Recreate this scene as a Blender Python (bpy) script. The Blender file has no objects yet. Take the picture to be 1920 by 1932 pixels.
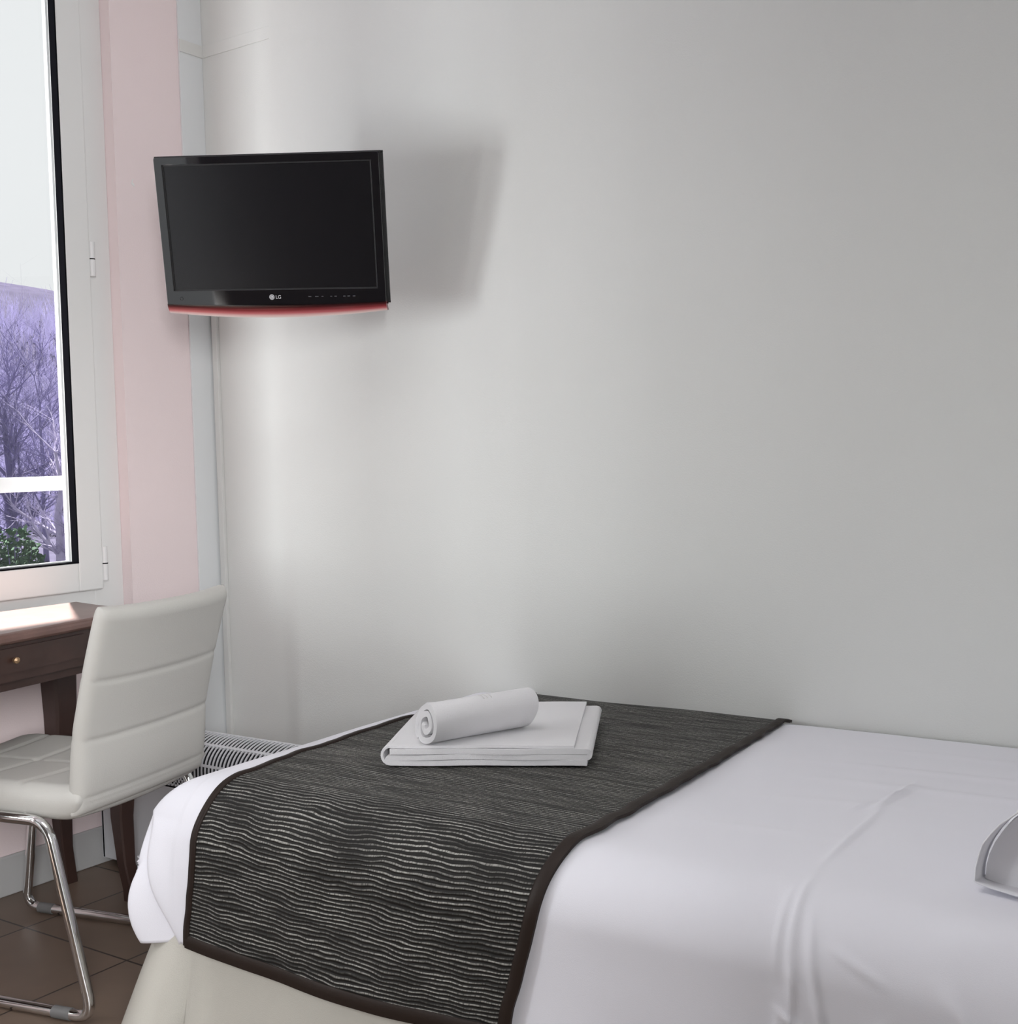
import bpy, bmesh, math, random
from mathutils import Vector, Matrix, noise

scn = bpy.context.scene
COL = scn.collection
V = Vector
PI = math.pi

# ------------------------------------------------------------------ camera
cam_d = bpy.data.cameras.new('camera')
cam = bpy.data.objects.new('camera', cam_d)
COL.objects.link(cam)
CAM = V((2.905, -2.63, 1.115))
RT = V((0.82465732, 0.56497268, -0.02731618))
DN = V((0.00312463, -0.0528426, -0.99859797))
FW = V((-0.56562403, 0.82341577, -0.04534236))
m = Matrix.Identity(4)
for r in range(3):
    m[r][0], m[r][1], m[r][2], m[r][3] = RT[r], -DN[r], -FW[r], CAM[r]
cam.matrix_world = m
cam_d.sensor_fit = 'HORIZONTAL'
cam_d.sensor_width = 36.0
cam_d.lens = 2308.362 / 1920 * 36.0
cam_d.clip_start = 0.02
cam_d.clip_end = 600
scn.camera = cam

# ------------------------------------------------------------------ sky, sun, daylight, exposure
world = bpy.data.worlds.new('overcast_sky')
scn.world = world
world.use_nodes = True
bg = world.node_tree.nodes['Background']
bg.inputs[0].default_value = (0.98, 0.99, 1.0, 1)
bg.inputs[1].default_value = 0.94

sun_d = bpy.data.lights.new('sun', 'SUN')
sun_d.energy = 36.0
sun_d.angle = math.radians(1.5)
sun_d.color = (1.0, 0.97, 0.95)
sun = bpy.data.objects.new('sun', sun_d)
COL.objects.link(sun)
EL = math.radians(60)
SUN_TO = V((0.83 * math.cos(EL), -0.555 * math.cos(EL), -math.sin(EL)))
sun.rotation_euler = SUN_TO.to_track_quat('-Z', 'Y').to_euler()

def area_light(name, loc, aim, sx, sy, power, col):
    d = bpy.data.lights.new(name, 'AREA')
    d.shape = 'RECTANGLE'
    d.size, d.size_y, d.energy, d.color = sx, sy, power, col
    o = bpy.data.objects.new(name, d)
    COL.objects.link(o)
    o.location = loc
    o.rotation_euler = (V(aim) - o.location).to_track_quat('-Z', 'Y').to_euler()
    return o
area_light('daylight_near', (-.80, -2.98, 1.30), (0.45, 0.0, 1.4), .95, .95, 94.0, (0.965, 0.985, 1.0))
area_light('daylight_high', (-2.2, -4.6, 4.8), (1.4, -0.7, 0.5), 1.8, 1.8, 30.0, (0.95, 0.975, 1.0))
area_light('ceiling_fill', (1.75, -1.45, 2.73), (1.75, -1.45, 0.0), 1.1, 1.1, 5.6, (1.0, 0.99, 0.98)).data.spread = math.radians(115)  # added fill below the ceiling, brightens the bed top
# added fill for the corner and pink wall, sent through a made-up doorway
area_light('corner_fill', (4.6, -3.98, 1.85), (0.0, -0.2, 1.3), .8, 1.3, 138.0, (0.985, 0.99, 1.0))

vs = scn.view_settings
vs.view_transform = 'Standard'
vs.look = 'None'
vs.gamma = 1.0
vs.use_curve_mapping = False
vs.exposure = 0.0
scn.cycles.use_denoising = True
scn.cycles.max_bounces = 10
scn.cycles.diffuse_bounces = 6
scn.cycles.sample_clamp_indirect = 6.0

# ------------------------------------------------------------------ helpers
def lin(c):
    return tuple(((x / 255) / 12.92 if x / 255 <= .04045 else ((x / 255 + .055) / 1.055) ** 2.4) for x in c)

def mat(name, col, rough=0.6, metal=0.0, spec=0.5, bump=0.0, scale=200.0, coat=0.0, var=0.0, vscale=6.0, sheen=0.0):
    mt = bpy.data.materials.new(name)
    mt.use_nodes = True
    nt = mt.node_tree
    b = nt.nodes['Principled BSDF']
    b.inputs['Base Color'].default_value = (*col, 1)
    b.inputs['Roughness'].default_value = rough
    b.inputs['Metallic'].default_value = metal
    b.inputs['Specular IOR Level'].default_value = spec
    b.inputs['Coat Weight'].default_value = coat
    b.inputs['Sheen Weight'].default_value = sheen
    tc = nt.nodes.new('ShaderNodeTexCoord')
    if bump:
        n = nt.nodes.new('ShaderNodeTexNoise')
        n.inputs['Scale'].default_value = scale
        n.inputs['Detail'].default_value = 4
        nt.links.new(tc.outputs['Object'], n.inputs['Vector'])
        bp = nt.nodes.new('ShaderNodeBump')
        bp.inputs['Strength'].default_value = bump
        bp.inputs['Distance'].default_value = 0.002
        nt.links.new(n.outputs['Fac'], bp.inputs['Height'])
        nt.links.new(bp.outputs['Normal'], b.inputs['Normal'])
    if var:
        n2 = nt.nodes.new('ShaderNodeTexNoise')
        n2.inputs['Scale'].default_value = vscale
        n2.inputs['Detail'].default_value = 5
        nt.links.new(tc.outputs['Object'], n2.inputs['Vector'])
        mx = nt.nodes.new('ShaderNodeMix')
        mx.data_type = 'RGBA'
        mx.inputs['A'].default_value = (*[c * (1 - var) for c in col], 1)
        mx.inputs['B'].default_value = (*[min(1, c * (1 + var)) for c in col], 1)
        nt.links.new(n2.outputs['Fac'], mx.inputs['Factor'])
        nt.links.new(mx.outputs['Result'], b.inputs['Base Color'])
    return mt

def obj(name, bm, material, parent=None, smooth=False, angle=None):
    me = bpy.data.meshes.new(name)
    bmesh.ops.recalc_face_normals(bm, faces=bm.faces[:])
    bm.to_mesh(me)
    bm.free()
    if material is not None:
        me.materials.append(material)
    if smooth:
        me.polygons.foreach_set('use_smooth', [True] * len(me.polygons))
        if angle:
            me.set_sharp_from_angle(angle=math.radians(angle))
    o = bpy.data.objects.new(name, me)
    COL.objects.link(o)
    if parent is not None:
        o.parent = parent
    return o

def thing(name, label, cat, loc=(0, 0, 0), rz=0.0, group=None):
    o = bpy.data.objects.new(name, None)
    COL.objects.link(o)
    o.empty_display_size = 0.05
    o.location = loc
    o.rotation_euler = (0, 0, rz)
    return tag(o, label, cat, group)

def tag(o, label, cat, group=None):
    o['label'] = label
    o['category'] = cat
    if group:
        o['group'] = group
    return o

def struct(o):
    o['kind'] = 'structure'
    return o

def box(bm, a, b, bev=0.0, seg=2):
    a, b = V(a), V(b)
    r = bmesh.ops.create_cube(bm, size=1.0)
    vs_ = r['verts']
    for v in vs_:
        v.co = V([(a[i] + b[i]) / 2 + v.co[i] * (b[i] - a[i]) for i in range(3)])
    if bev:
        es = list({e for v in vs_ for e in v.link_edges})
        bmesh.ops.bevel(bm, geom=es, offset=bev, segments=seg, profile=0.5, affect='EDGES')
    return bm

def B(a, b, bev=0.0, seg=2):
    return box(bmesh.new(), a, b, bev, seg)

def tube(bm, path, rad, n=10, closed=False, cap=True):
    pts = [V(p) for p in path]
    N = len(pts)
    rads = rad if isinstance(rad, (list, tuple)) else [rad] * N
    rings = []
    prev = None
    for i, p in enumerate(pts):
        if closed:
            t = (pts[(i + 1) % N] - pts[i - 1]).normalized()
        else:
            t = (pts[min(i + 1, N - 1)] - pts[max(i - 1, 0)]).normalized()
        if prev is None:
            u = t.orthogonal().normalized()
        else:
            u = (prev - t * prev.dot(t))
            u = u.normalized() if u.length > 1e-6 else t.orthogonal().normalized()
        prev = u
        w = t.cross(u)
        rings.append([bm.verts.new(p + (u * math.cos(2 * PI * k / n) + w * math.sin(2 * PI * k / n)) * rads[i]) for k in range(n)])
    for i in range(N if closed else N - 1):
        A, Bq = rings[i], rings[(i + 1) % N]
        for k in range(n):
            try:
                bm.faces.new((A[k], A[(k + 1) % n], Bq[(k + 1) % n], Bq[k]))
            except ValueError:
                pass
    if cap and not closed:
        bm.faces.new(rings[0][::-1])
        bm.faces.new(rings[-1])
    return bm

def fillet(path, r, n=6, closed=False):
    pts = [V(p) for p in path]
    out = []
    N = len(pts)
    for i, p in enumerate(pts):
        if not closed and i in (0, N - 1):
            out.append(p)
            continue
        a, b = pts[i - 1] - p, pts[(i + 1) % N] - p
        d = min(r, a.length * .45, b.length * .45)
        A, Bq = p + a.normalized() * d, p + b.normalized() * d
        for k in range(n + 1):
            t = k / n
            out.append(A * (1 - t) ** 2 + p * 2 * t * (1 - t) + Bq * t * t)
    return out

def prism(bm, pts, z0, z1):
    lo = [bm.verts.new((x, y, z0)) for x, y in pts]
    hi = [bm.verts.new((x, y, z1)) for x, y in pts]
    n = len(pts)
    for i in range(n):
        bm.faces.new((lo[i], lo[(i + 1) % n], hi[(i + 1) % n], hi[i]))
    bm.faces.new(lo[::-1])
    bm.faces.new(hi)
    return bm

def surf(bm, fn, nu, nv, uvl=None):
    g = [[bm.verts.new(fn(i / nu, j / nv)) for j in range(nv + 1)] for i in range(nu + 1)]
    fs = []
    for i in range(nu):
        for j in range(nv):
            f = bm.faces.new((g[i][j], g[i + 1][j], g[i + 1][j + 1], g[i][j + 1]))
            if uvl is not None:
                for lp, (a, b) in zip(f.loops, ((i, j), (i + 1, j), (i + 1, j + 1), (i, j + 1))):
                    lp[uvl].uv = (a / nu, b / nv)
            fs.append(f)
    return g

def pad(pos, nu, nv, T, W, H, r, disp=None):
    """closed cushion: pos(u,v) in metres-free 0..1 gives the mid surface, T thickness, rounded edges of radius r"""
    bm = bmesh.new()
    e = 1e-3
    def nrm(u, v):
        a = pos(min(1, u + e), v) - pos(max(0, u - e), v)
        b = pos(u, min(1, v + e)) - pos(u, max(0, v - e))
        return a.cross(b).normalized()
    def space(n, L):
        # finer near the edges
        k = [0, .12, .3, .6, 1.0]
        ed = [x * r / L for x in k]
        mid = [ed[-1] + (1 - 2 * ed[-1]) * i / (n) for i in range(1, n)]
        return ed + mid + [1 - x for x in reversed(ed)]
    U, Vv = space(nu, W), space(nv, H)
    front, back = {}, {}
    for i, u in enumerate(U):
        for j, v in enumerate(Vv):
            d = min(u * W, (1 - u) * W)
            d2 = min(v * H, (1 - v) * H)
            def rr(q):
                return math.sqrt(max(0, 1 - (1 - min(q, r) / r) ** 2))
            t = T * min(1, rr(d) * rr(d2))
            p, n_ = pos(u, v), nrm(u, v)
            df = db = 0
            if disp:
                df, db = disp(u, v)
            if t < 1e-6:
                vv = bm.verts.new(p)
                front[i, j] = back[i, j] = vv
            else:
                front[i, j] = bm.verts.new(p + n_ * (t / 2 + df))
                back[i, j] = bm.verts.new(p - n_ * (t / 2 + db))
    for D, s in ((front, 1), (back, -1)):
        for i in range(len(U) - 1):
            for j in range(len(Vv) - 1):
                q = [D[i, j], D[i + 1, j], D[i + 1, j + 1], D[i, j + 1]]
                try:
                    bm.faces.new(q if s > 0 else q[::-1])
                except ValueError:
                    pass
    return bm

def interp(tab, x):
    if x <= tab[0][0]:
        return tab[0][1]
    for (a, b), (c, d) in zip(tab, tab[1:]):
        if x <= c:
            t = (x - a) / (c - a)
            return b + (d - b) * t
    return tab[-1][1]

def sm(tab, x, w):
    return sum(interp(tab, x + w * k) for k in (-1, -.5, 0, .5, 1)) / 5

# ------------------------------------------------------------------ materials
M_wall = mat('off_white_paint', (.765, .775, .755), .75, bump=.25, scale=260, spec=.25)
M_taupe = mat('dark_taupe_paint', (.17, .15, .14), .8)
M_pink = mat('pink_paint', (.89, .765, .77), .8, bump=.25, scale=260, spec=.2)
M_grey = mat('pale_grey_gloss_paint', (.78, .80, .81), .5, bump=.05, scale=120, spec=.3)
M_ceil = mat('ceiling_paint', (.86, .86, .86), .9)
M_base = mat('white_skirting_paint', (.50, .50, .50), .5)
M_pvc = mat('white_window_pvc', (.82, .82, .81), .38, spec=.4)
M_gasket = mat('black_rubber', (.006, .006, .008), .9, spec=.05)
M_hinge = mat('white_hinge_cap', (.82, .82, .82), .35)
M_wood = mat('dark_walnut', (.050, .026, .021), .38, bump=.1, scale=60, var=.35, vscale=14)
M_top = mat('light_walnut_top', (.17, .10, .085), .33, bump=.15, scale=80, var=.3, vscale=18)  # lighter than the rest of the desk wood
M_knob = mat('small_brass_knob', (.45, .30, .18), .35, metal=.8)
M_leather = mat('white_leatherette', (.555, .545, .515), .48, bump=.15, scale=420, spec=.35)
M_chrome = mat('chrome', (.78, .78, .78), .09, metal=1.0)
M_glide = mat('grey_plastic_glide', (.16, .16, .16), .5)
M_heat = mat('white_heater_enamel', (.66, .67, .70), .4)
M_dark = mat('heater_shade_and_feet', (.012, .012, .016), .8)  # near-black puts the shade inside the heater into colour; feet share it
M_tvblack = mat('piano_black', (.004, .004, .006), .05, coat=1.0)
M_tvback = mat('matt_black_plastic', (.012, .012, .013), .5)
M_screen = mat('dark_lcd_panel', (.004, .004, .006), .22, spec=.62)
M_silver = mat('silver_print', (.62, .62, .64), .35)
M_dimprint = mat('dim_grey_print', (.10, .10, .11), .5)
M_sheet = mat('white_bed_linen', (.81, .805, .865), .85, bump=.12, scale=700, sheen=.1)
M_skirt = mat('cream_valance_cotton', (.53, .51, .46), .9, bump=.25, scale=500, var=.06, vscale=9)
M_mattress = mat('mattress_ticking', (.7, .69, .66), .9)
M_towel = mat('white_terry', (.85, .84, .86), .95, bump=.9, scale=900, sheen=.3)
M_towel_dk = mat('towel_edge_band', (.72, .70, .69), .95, bump=.6, scale=900)
M_pillow = mat('white_pillowcase', (.77, .765, .80), .85, bump=.12, scale=600)
M_border = mat('dark_brown_satin', (.020, .012, .009), .55, spec=.25, bump=.2, scale=150)
M_rail = mat('white_rail_paint', (.8, .8, .8), .5)
M_trunk_w = mat('white_trunking', (.74, .74, .72), .4)
M_blocker = mat('sun_blocker_stucco', (.5, .47, .45), .9)

def tile_material():
    mt = bpy.data.materials.new('brown_floor_tile')
    mt.use_nodes = True
    nt = mt.node_tree
    b = nt.nodes['Principled BSDF']
    tc = nt.nodes.new('ShaderNodeTexCoord')
    mp = nt.nodes.new('ShaderNodeMapping')
    mp.inputs['Location'].default_value = (-.25 + .38 * 4, .893 + .38 * 8, 0)
    nt.links.new(tc.outputs['Object'], mp.inputs['Vector'])
    br = nt.nodes.new('ShaderNodeTexBrick')
    br.offset = 0
    br.squash = 1
    br.inputs['Scale'].default_value = 1
    br.inputs['Brick Width'].default_value = .38
    br.inputs['Row Height'].default_value = .38
    br.inputs['Mortar Size'].default_value = .0028
    br.inputs['Mortar Smooth'].default_value = .1
    br.inputs['Color1'].default_value = (.165, .118, .088, 1)
    br.inputs['Color2'].default_value = (.178, .125, .093, 1)
    br.inputs['Mortar'].default_value = (.030, .021, .017, 1)
    nt.links.new(mp.outputs['Vector'], br.inputs['Vector'])
    no = nt.nodes.new('ShaderNodeTexNoise')
    no.inputs['Scale'].default_value = 7
    no.inputs['Detail'].default_value = 6
    nt.links.new(tc.outputs['Object'], no.inputs['Vector'])
    rm = nt.nodes.new('ShaderNodeMapRange')
    rm.inputs['To Min'].default_value = .8
    rm.inputs['To Max'].default_value = 1.2
    nt.links.new(no.outputs['Fac'], rm.inputs['Value'])
    mx = nt.nodes.new('ShaderNodeMix')
    mx.data_type = 'RGBA'
    mx.blend_type = 'MULTIPLY'
    mx.inputs['Factor'].default_value = 1
    nt.links.new(br.outputs['Color'], mx.inputs['A'])
    nt.links.new(rm.outputs['Result'], mx.inputs['B'])
    nt.links.new(mx.outputs['Result'], b.inputs['Base Color'])
    b.inputs['Roughness'].default_value = .42
    bp = nt.nodes.new('ShaderNodeBump')
    bp.inputs['Strength'].default_value = .4
    bp.inputs['Distance'].default_value = .002
    bp.invert = True
    nt.links.new(br.outputs['Fac'], bp.inputs['Height'])
    nt.links.new(bp.outputs['Normal'], b.inputs['Normal'])
    return mt

def glass_material():
    mt = bpy.data.materials.new('window_glass')
    mt.use_nodes = True
    nt = mt.node_tree
    nt.nodes.remove(nt.nodes['Principled BSDF'])
    out = nt.nodes['Material Output']
    tr = nt.nodes.new('ShaderNodeBsdfTransparent')
    tr.inputs[0].default_value = (.96, .97, .97, 1)
    gl = nt.nodes.new('ShaderNodeBsdfGlossy')
    gl.inputs['Roughness'].default_value = .01
    lw = nt.nodes.new('ShaderNodeLayerWeight')
    lw.inputs[0].default_value = .5
    pw_ = nt.nodes.new('ShaderNodeMath')
    pw_.operation = 'POWER'
    pw_.inputs[1].default_value = 5
    nt.links.new(lw.outputs['Facing'], pw_.inputs[0])
    fr = nt.nodes.new('ShaderNodeMath')
    fr.operation = 'MULTIPLY_ADD'
    fr.inputs[1].default_value = .8
    fr.inputs[2].default_value = .03
    nt.links.new(pw_.outputs[0], fr.inputs[0])
    mx = nt.nodes.new('ShaderNodeMixShader')
    nt.links.new(fr.outputs[0], mx.inputs[0])
    nt.links.new(tr.outputs[0], mx.inputs[1])
    nt.links.new(gl.outputs[0], mx.inputs[2])
    nt.links.new(mx.outputs[0], out.inputs[0])
    return mt

def runner_material():
    """black cloth with thin wavy silvery woven ribs; uv in metres (u along the bed, v across it)"""
    mt = bpy.data.materials.new('ribbed_black_silver_cloth')
    mt.use_nodes = True
    nt = mt.node_tree
    b = nt.nodes['Principled BSDF']
    uv = nt.nodes.new('ShaderNodeUVMap')
    uv.uv_map = 'UVMap'
    sp = nt.nodes.new('ShaderNodeSeparateXYZ')
    nt.links.new(uv.outputs[0], sp.inputs[0])
    def N(kind, **kw):
        n = nt.nodes.new(kind)
        return n
    def math_(op, a, bb):
        n = nt.nodes.new('ShaderNodeMath')
        n.operation = op
        for i, x in enumerate((a, bb)):
            if x is None:
                continue
            if isinstance(x, (int, float)):
                n.inputs[i].default_value = x
            else:
                nt.links.new(x, n.inputs[i])
        return n.outputs[0]
    def nz(su, sv, det, scale=1.0):
        mp = nt.nodes.new('ShaderNodeMapping')
        mp.inputs['Scale'].default_value = (su, sv, 1)
        nt.links.new(uv.outputs[0], mp.inputs[0])
        n = nt.nodes.new('ShaderNodeTexNoise')
        n.inputs['Scale'].default_value = scale
        n.inputs['Detail'].default_value = det
        nt.links.new(mp.outputs[0], n.inputs['Vector'])
        return n.outputs['Fac']
    wav = nz(5.0, 7, 2)
    fine = nz(22, 40, 1)
    ph = math_('ADD', math_('MULTIPLY', sp.outputs[1], 132.0), math_('ADD', math_('MULTIPLY', wav, 4.2), math_('MULTIPLY', fine, .9)))
    s = math_('SINE', math_('MULTIPLY', ph, 2 * PI), None)
    s = math_('MULTIPLY', math_('ADD', s, 1.0), .5)
    thr = nz(7, 60, 3)          # some ribs brighter than others
    dash = nz(330, 70, 1)       # woven dashes along a rib
    ramp = nt.nodes.new('ShaderNodeMapRange')
    ramp.interpolation_type = 'SMOOTHSTEP'
    ramp.inputs['From Min'].default_value = .60
    ramp.inputs['From Max'].default_value = .92
    nt.links.new(s, ramp.inputs['Value'])
    r2 = nt.nodes.new('ShaderNodeMapRange')
    r2.inputs['From Min'].default_value = .36
    r2.inputs['From Max'].default_value = .62
    r2.inputs['To Min'].default_value = .12
    nt.links.new(thr, r2.inputs['Value'])
    r3 = nt.nodes.new('ShaderNodeMapRange')
    r3.inputs['From Min'].default_value = .32
    r3.inputs['From Max'].default_value = .6
    r3.inputs['To Min'].default_value = .25
    nt.links.new(dash, r3.inputs['Value'])
    f = math_('MULTIPLY', math_('MULTIPLY', ramp.outputs[0], r2.outputs[0]), r3.outputs[0])
    mx = nt.nodes.new('ShaderNodeMix')
    mx.data_type = 'RGBA'
    mx.inputs['A'].default_value = (.011, .010, .009, 1)
    mx.inputs['B'].default_value = (.42, .41, .38, 1)
    nt.links.new(f, mx.inputs['Factor'])
    nt.links.new(mx.outputs['Result'], b.inputs['Base Color'])
    b.inputs['Roughness'].default_value = .6
    b.inputs['Sheen Weight'].default_value = .03
    b.inputs['Specular IOR Level'].default_value = .25
    b.inputs['Sheen Roughness'].default_value = .4
    bp = nt.nodes.new('ShaderNodeBump')
    bp.inputs['Strength'].default_value = .8
    bp.inputs['Distance'].default_value = .002
    nt.links.new(s, bp.inputs['Height'])
    nt.links.new(bp.outputs['Normal'], b.inputs['Normal'])
    return mt

def chin_material():
    mt = bpy.data.materials.new('red_tinted_acrylic')
    mt.use_nodes = True
    nt = mt.node_tree
    b = nt.nodes['Principled BSDF']
    uv = nt.nodes.new('ShaderNodeUVMap')
    uv.uv_map = 'UVMap'
    sp = nt.nodes.new('ShaderNodeSeparateXYZ')
    nt.links.new(uv.outputs[0], sp.inputs[0])
    cr = nt.nodes.new('ShaderNodeValToRGB')
    e = cr.color_ramp.elements
    e[0].position, e[0].color = 0.0, (.84, .74, .71, 1)
    e[1].position, e[1].color = 1.0, (.006, .003, .004, 1)
    for p, c in ((.16, (.76, .52, .49, 1)), (.34, (.52, .14, .15, 1)), (.54, (.24, .035, .04, 1)), (.80, (.05, .008, .010, 1))):
        q = e.new(p)
        q.color = c
    nt.links.new(sp.outputs[1], cr.inputs[0])
    nt.links.new(cr.outputs[0], b.inputs['Base Color'])
    b.inputs['Roughness'].default_value = .12
    return mt

M_tile = tile_material()
M_glass = glass_material()
M_runner = runner_material()
M_chin = chin_material()

# ------------------------------------------------------------------ the room
RX, RY, RZ = 3.25, -3.55, 2.75     # right wall, wall behind the camera, ceiling
WY0, WY1, WZ0, WZ1 = -1.963, -.337, .60, 2.60   # window opening
VY0, VY1 = -3.42, -2.06                          # second window of the same wall, out of frame
TH = .22
struct(obj('floor', B((-TH, RY - .1, -.08), (RX + .1, .12, 0)), M_tile))
struct(obj('ceiling', B((-TH, RY - .1, RZ), (RX + .1, .12, RZ + .08)), M_ceil))

bm = bmesh.new()
def wall_back_y(x):
    # the surface swells by a few millimetres beside x = 1.15
    return -.004 * math.exp(-((x - 1.15) / .035) ** 2) - (.012 * max(0.0, min(1.0, (1.15 - x) / .9)) if x < 1.15 else 0) + .012
NX = 120
top, bot = [], []
for i in range(NX + 1):
    x = -TH + (RX + .1 + TH) * i / NX
    y = wall_back_y(x) - .012 * (1 if x < 1.15 else max(0, 1 - (x - 1.15) / .6))
    y = min(0.0, y) if x > .3 else 0.0
    bot.append(bm.verts.new((x, y, 0)))
    top.append(bm.verts.new((x, y, RZ)))
bb = [bm.verts.new((-TH, .12, 0)), bm.verts.new((RX + .1, .12, 0))]
tt = [bm.verts.new((-TH, .12, RZ)), bm.verts.new((RX + .1, .12, RZ))]
for i in range(NX):
    bm.faces.new((bot[i], bot[i + 1], top[i + 1], top[i]))
bm.faces.new((bb[0], bb[1], tt[1], tt[0]))
bm.faces.new((bot[0], bb[0], tt[0], top[0]))
bm.faces.new((bot[-1], top[-1], tt[1], bb[1]))
struct(obj('wall_back', bm, M_wall, smooth=True, angle=40))

bm = bmesh.new()
box(bm, (-TH, RY, 0), (0, VY0, RZ))
box(bm, (-TH, VY1, 0), (0, WY0, RZ))
box(bm, (-TH, VY0, 0), (0, VY1, WZ0))
box(bm, (-TH, VY0, WZ1), (0, VY1, RZ))
box(bm, (-TH, WY1, 0), (0, 0, RZ))
box(bm, (-TH, WY0, 0), (0, WY1, WZ0))
box(bm, (-TH, WY0, WZ1), (0, WY1, RZ))
# a chip in the paint
struct(obj('wall_left', bm, M_pink))
bm = bmesh.new()
box(bm, (RX, -2.62, 0), (RX + .1, 0, RZ))
box(bm, (RX, RY, 0), (RX + .1, -3.48, RZ))
box(bm, (RX, -3.48, 2.06), (RX + .1, -2.62, RZ))  # lintel of the made-up doorway that lets the fill in
struct(obj('wall_right', bm, M_wall))
bm = bmesh.new()
box(bm, (-TH, RY - .1, 0), (.04, RY, RZ))
box(bm, (.80, RY - .1, 0), (RX + .1, RY, RZ))
box(bm, (.04, RY - .1, 2.12), (.80, RY, RZ))
struct(obj('wall_front', bm, M_taupe))
bm = bmesh.new()
box(bm, (.04, RY - .07, 0), (.10, RY - .02, 2.12), .003)
box(bm, (.74, RY - .07, 0), (.80, RY - .02, 2.12), .003)
box(bm, (.10, RY - .07, 2.06), (.74, RY - .02, 2.12), .003)
box(bm, (.10, RY - .07, 0), (.74, RY - .02, .16), .003)
dr = struct(obj('door_1', bm, M_pvc))
obj('glass_pane', B((.10, RY - .05, .16), (.74, RY - .042, 2.06)), M_glass, dr)
struct(obj('baseboard_left', B((0, RY, 0), (.012, -.012, .105), .004), M_base))
struct(obj('baseboard_back', B((.012, -.012, 0), (RX, 0.0, .105), .004), M_base))
# grey painted strip in the corner and the flat band that runs round at picture-rail height
struct(obj('trim_1', B((0, -.091, .105), (.006, -.0005, RZ), .001), M_grey))
bm = bmesh.new()
box(bm, (.006, -.091, 2.357), (.0105, -.0005, 2.394), .0015)
struct(obj('trim_2', bm, M_trunk_w))
bm = bmesh.new()
box(bm, (.006, -.004, 2.357), (RX, 0.0, 2.394), .0018)
struct(obj('trim_3', bm, M_wall))
# paint chip on the pink wall
chip = bmesh.new()
y0, z0 = -.282, 1.93
for q in (((0, 0), (.006, .016), (.003, .017), (-.002, .003)), ((0, 0), (.010, -.005), (.007, .006), (.002, .006))):
    vsq = [chip.verts.new((.0012, y0 + a, z0 + b)) for a, b in q]
    vsb = [chip.verts.new((0, y0 + a, z0 + b)) for a, b in q]
    chip.faces.new(vsq)
    for i in range(4):
        chip.faces.new((vsq[i], vsq[(i + 1) % 4], vsb[(i + 1) % 4], vsb[i]))
struct(obj('trim_4', chip, mat('bare_plaster', (.85, .84, .82), .9)))

# ------------------------------------------------------------------ window
def ring(bm, x0, x1, ya, yb, za, zb, w, bev=0.0):
    """rectangular frame (outer ya..yb, za..zb), member width w, depth x0..x1"""
    box(bm, (x0, ya, za), (x1, ya + w, zb), bev)
    box(bm, (x0, yb - w, za), (x1, yb, zb), bev)
    box(bm, (x0, ya + w, za), (x1, yb - w, za + w), bev)
    box(bm, (x0, ya + w, zb - w), (x1, yb - w, zb), bev)
    return bm

def window(name, wy0, wy1):
    win = bpy.data.objects.new(name, None)
    COL.objects.link(win)
    struct(win)
    fr = bmesh.new()
    ring(fr, -.085, -.04, wy0, wy1, WZ0, WZ1, .10, .003)
    box(fr, (-.085, wy0 + .1, WZ0 + .1), (-.04, wy1 - .1, .795))
    obj('window_frame', fr, M_pvc, win)
    mid = (wy0 + wy1) / 2
    for (ya, yb) in ((mid + .004, wy1 - .083), (wy0 + .083, mid - .004)):
        s = bmesh.new()
        ring(s, -.072, -.020, ya, yb, .770, 2.53, .080, .004)
        so = obj('sash', s, M_pvc, win)
        g = bmesh.new()
        ring(g, -.0465, -.0205, ya + .0795, yb - .0795, .8495, 2.4505, .0045)
        obj('gasket', g, M_gasket, so)
        g = bmesh.new()
        ring(g, -.071, -.056, ya + .079, yb - .079, .849, 2.451, .007)
        obj('outer_bead', g, M_rail, so)
        obj('glass_pane', B((-.055, ya + .079, .849), (-.047, yb - .079, 2.451)), M_glass, so)
    return win
window('window_2', VY0, VY1)
win = window('window_1', WY0, WY1)
hl = bmesh.new()
for zc in (1.704, .842):
    h = bmesh.new()
    tube(h, [(-.0245, -.411, zc - .048), (-.0245, -.411, zc - .0015)], .0085, 12)
    tube(h, [(-.0245, -.411, zc + .0015), (-.0245, -.411, zc + .048)], .0085, 12)
    ho = obj('hinge', h, M_hinge, win, True, 40)
    r = bmesh.new()
    tube(r, [(-.0245, -.411, zc - .0016), (-.0245, -.411, zc + .0016)], .0088, 12)
    obj('hinge_ring', r, M_gasket, ho)
hl.free()

# unseen slab added outside above the window to keep sun off the chair
struct(obj('sun_blocker', B((-.665, -2.02, 2.88), (-TH, .4, 2.96)), M_blocker))
gr = bmesh.new()
box(gr, (-.165, WY0 + .002, 1.053), (-.145, WY1 - .002, 1.094), .002)
tag(obj('guard_rail', gr, M_rail), 'white horizontal guard rail across the outside of the window', 'railing')

# ------------------------------------------------------------------ outdoors
M_hill = mat('hazed_winter_hillside', (.056, .051, .076), 1.0, var=.45, vscale=.9, spec=0)  # lilac haze is put into the hill, bark and twig colours
M_bark_p = mat('pale_hazed_bark', (.36, .33, .45), 1.0, var=.3, vscale=5, spec=0)
M_bark_d = mat('dusky_hazed_bark', (.17, .155, .27), 1.0, var=.3, vscale=3, spec=0)
M_leaf = mat('bush_leaf', (.05, .09, .055), .8, var=.5, vscale=3, spec=.1)
M_leaf2 = mat('bright_bush_leaf', (.045, .075, .032), .8, var=.5, vscale=3, spec=.1)
M_thick = mat('hazed_twigs', (.50, .47, .64), 1.0, var=.5, vscale=.6, spec=0)

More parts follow.
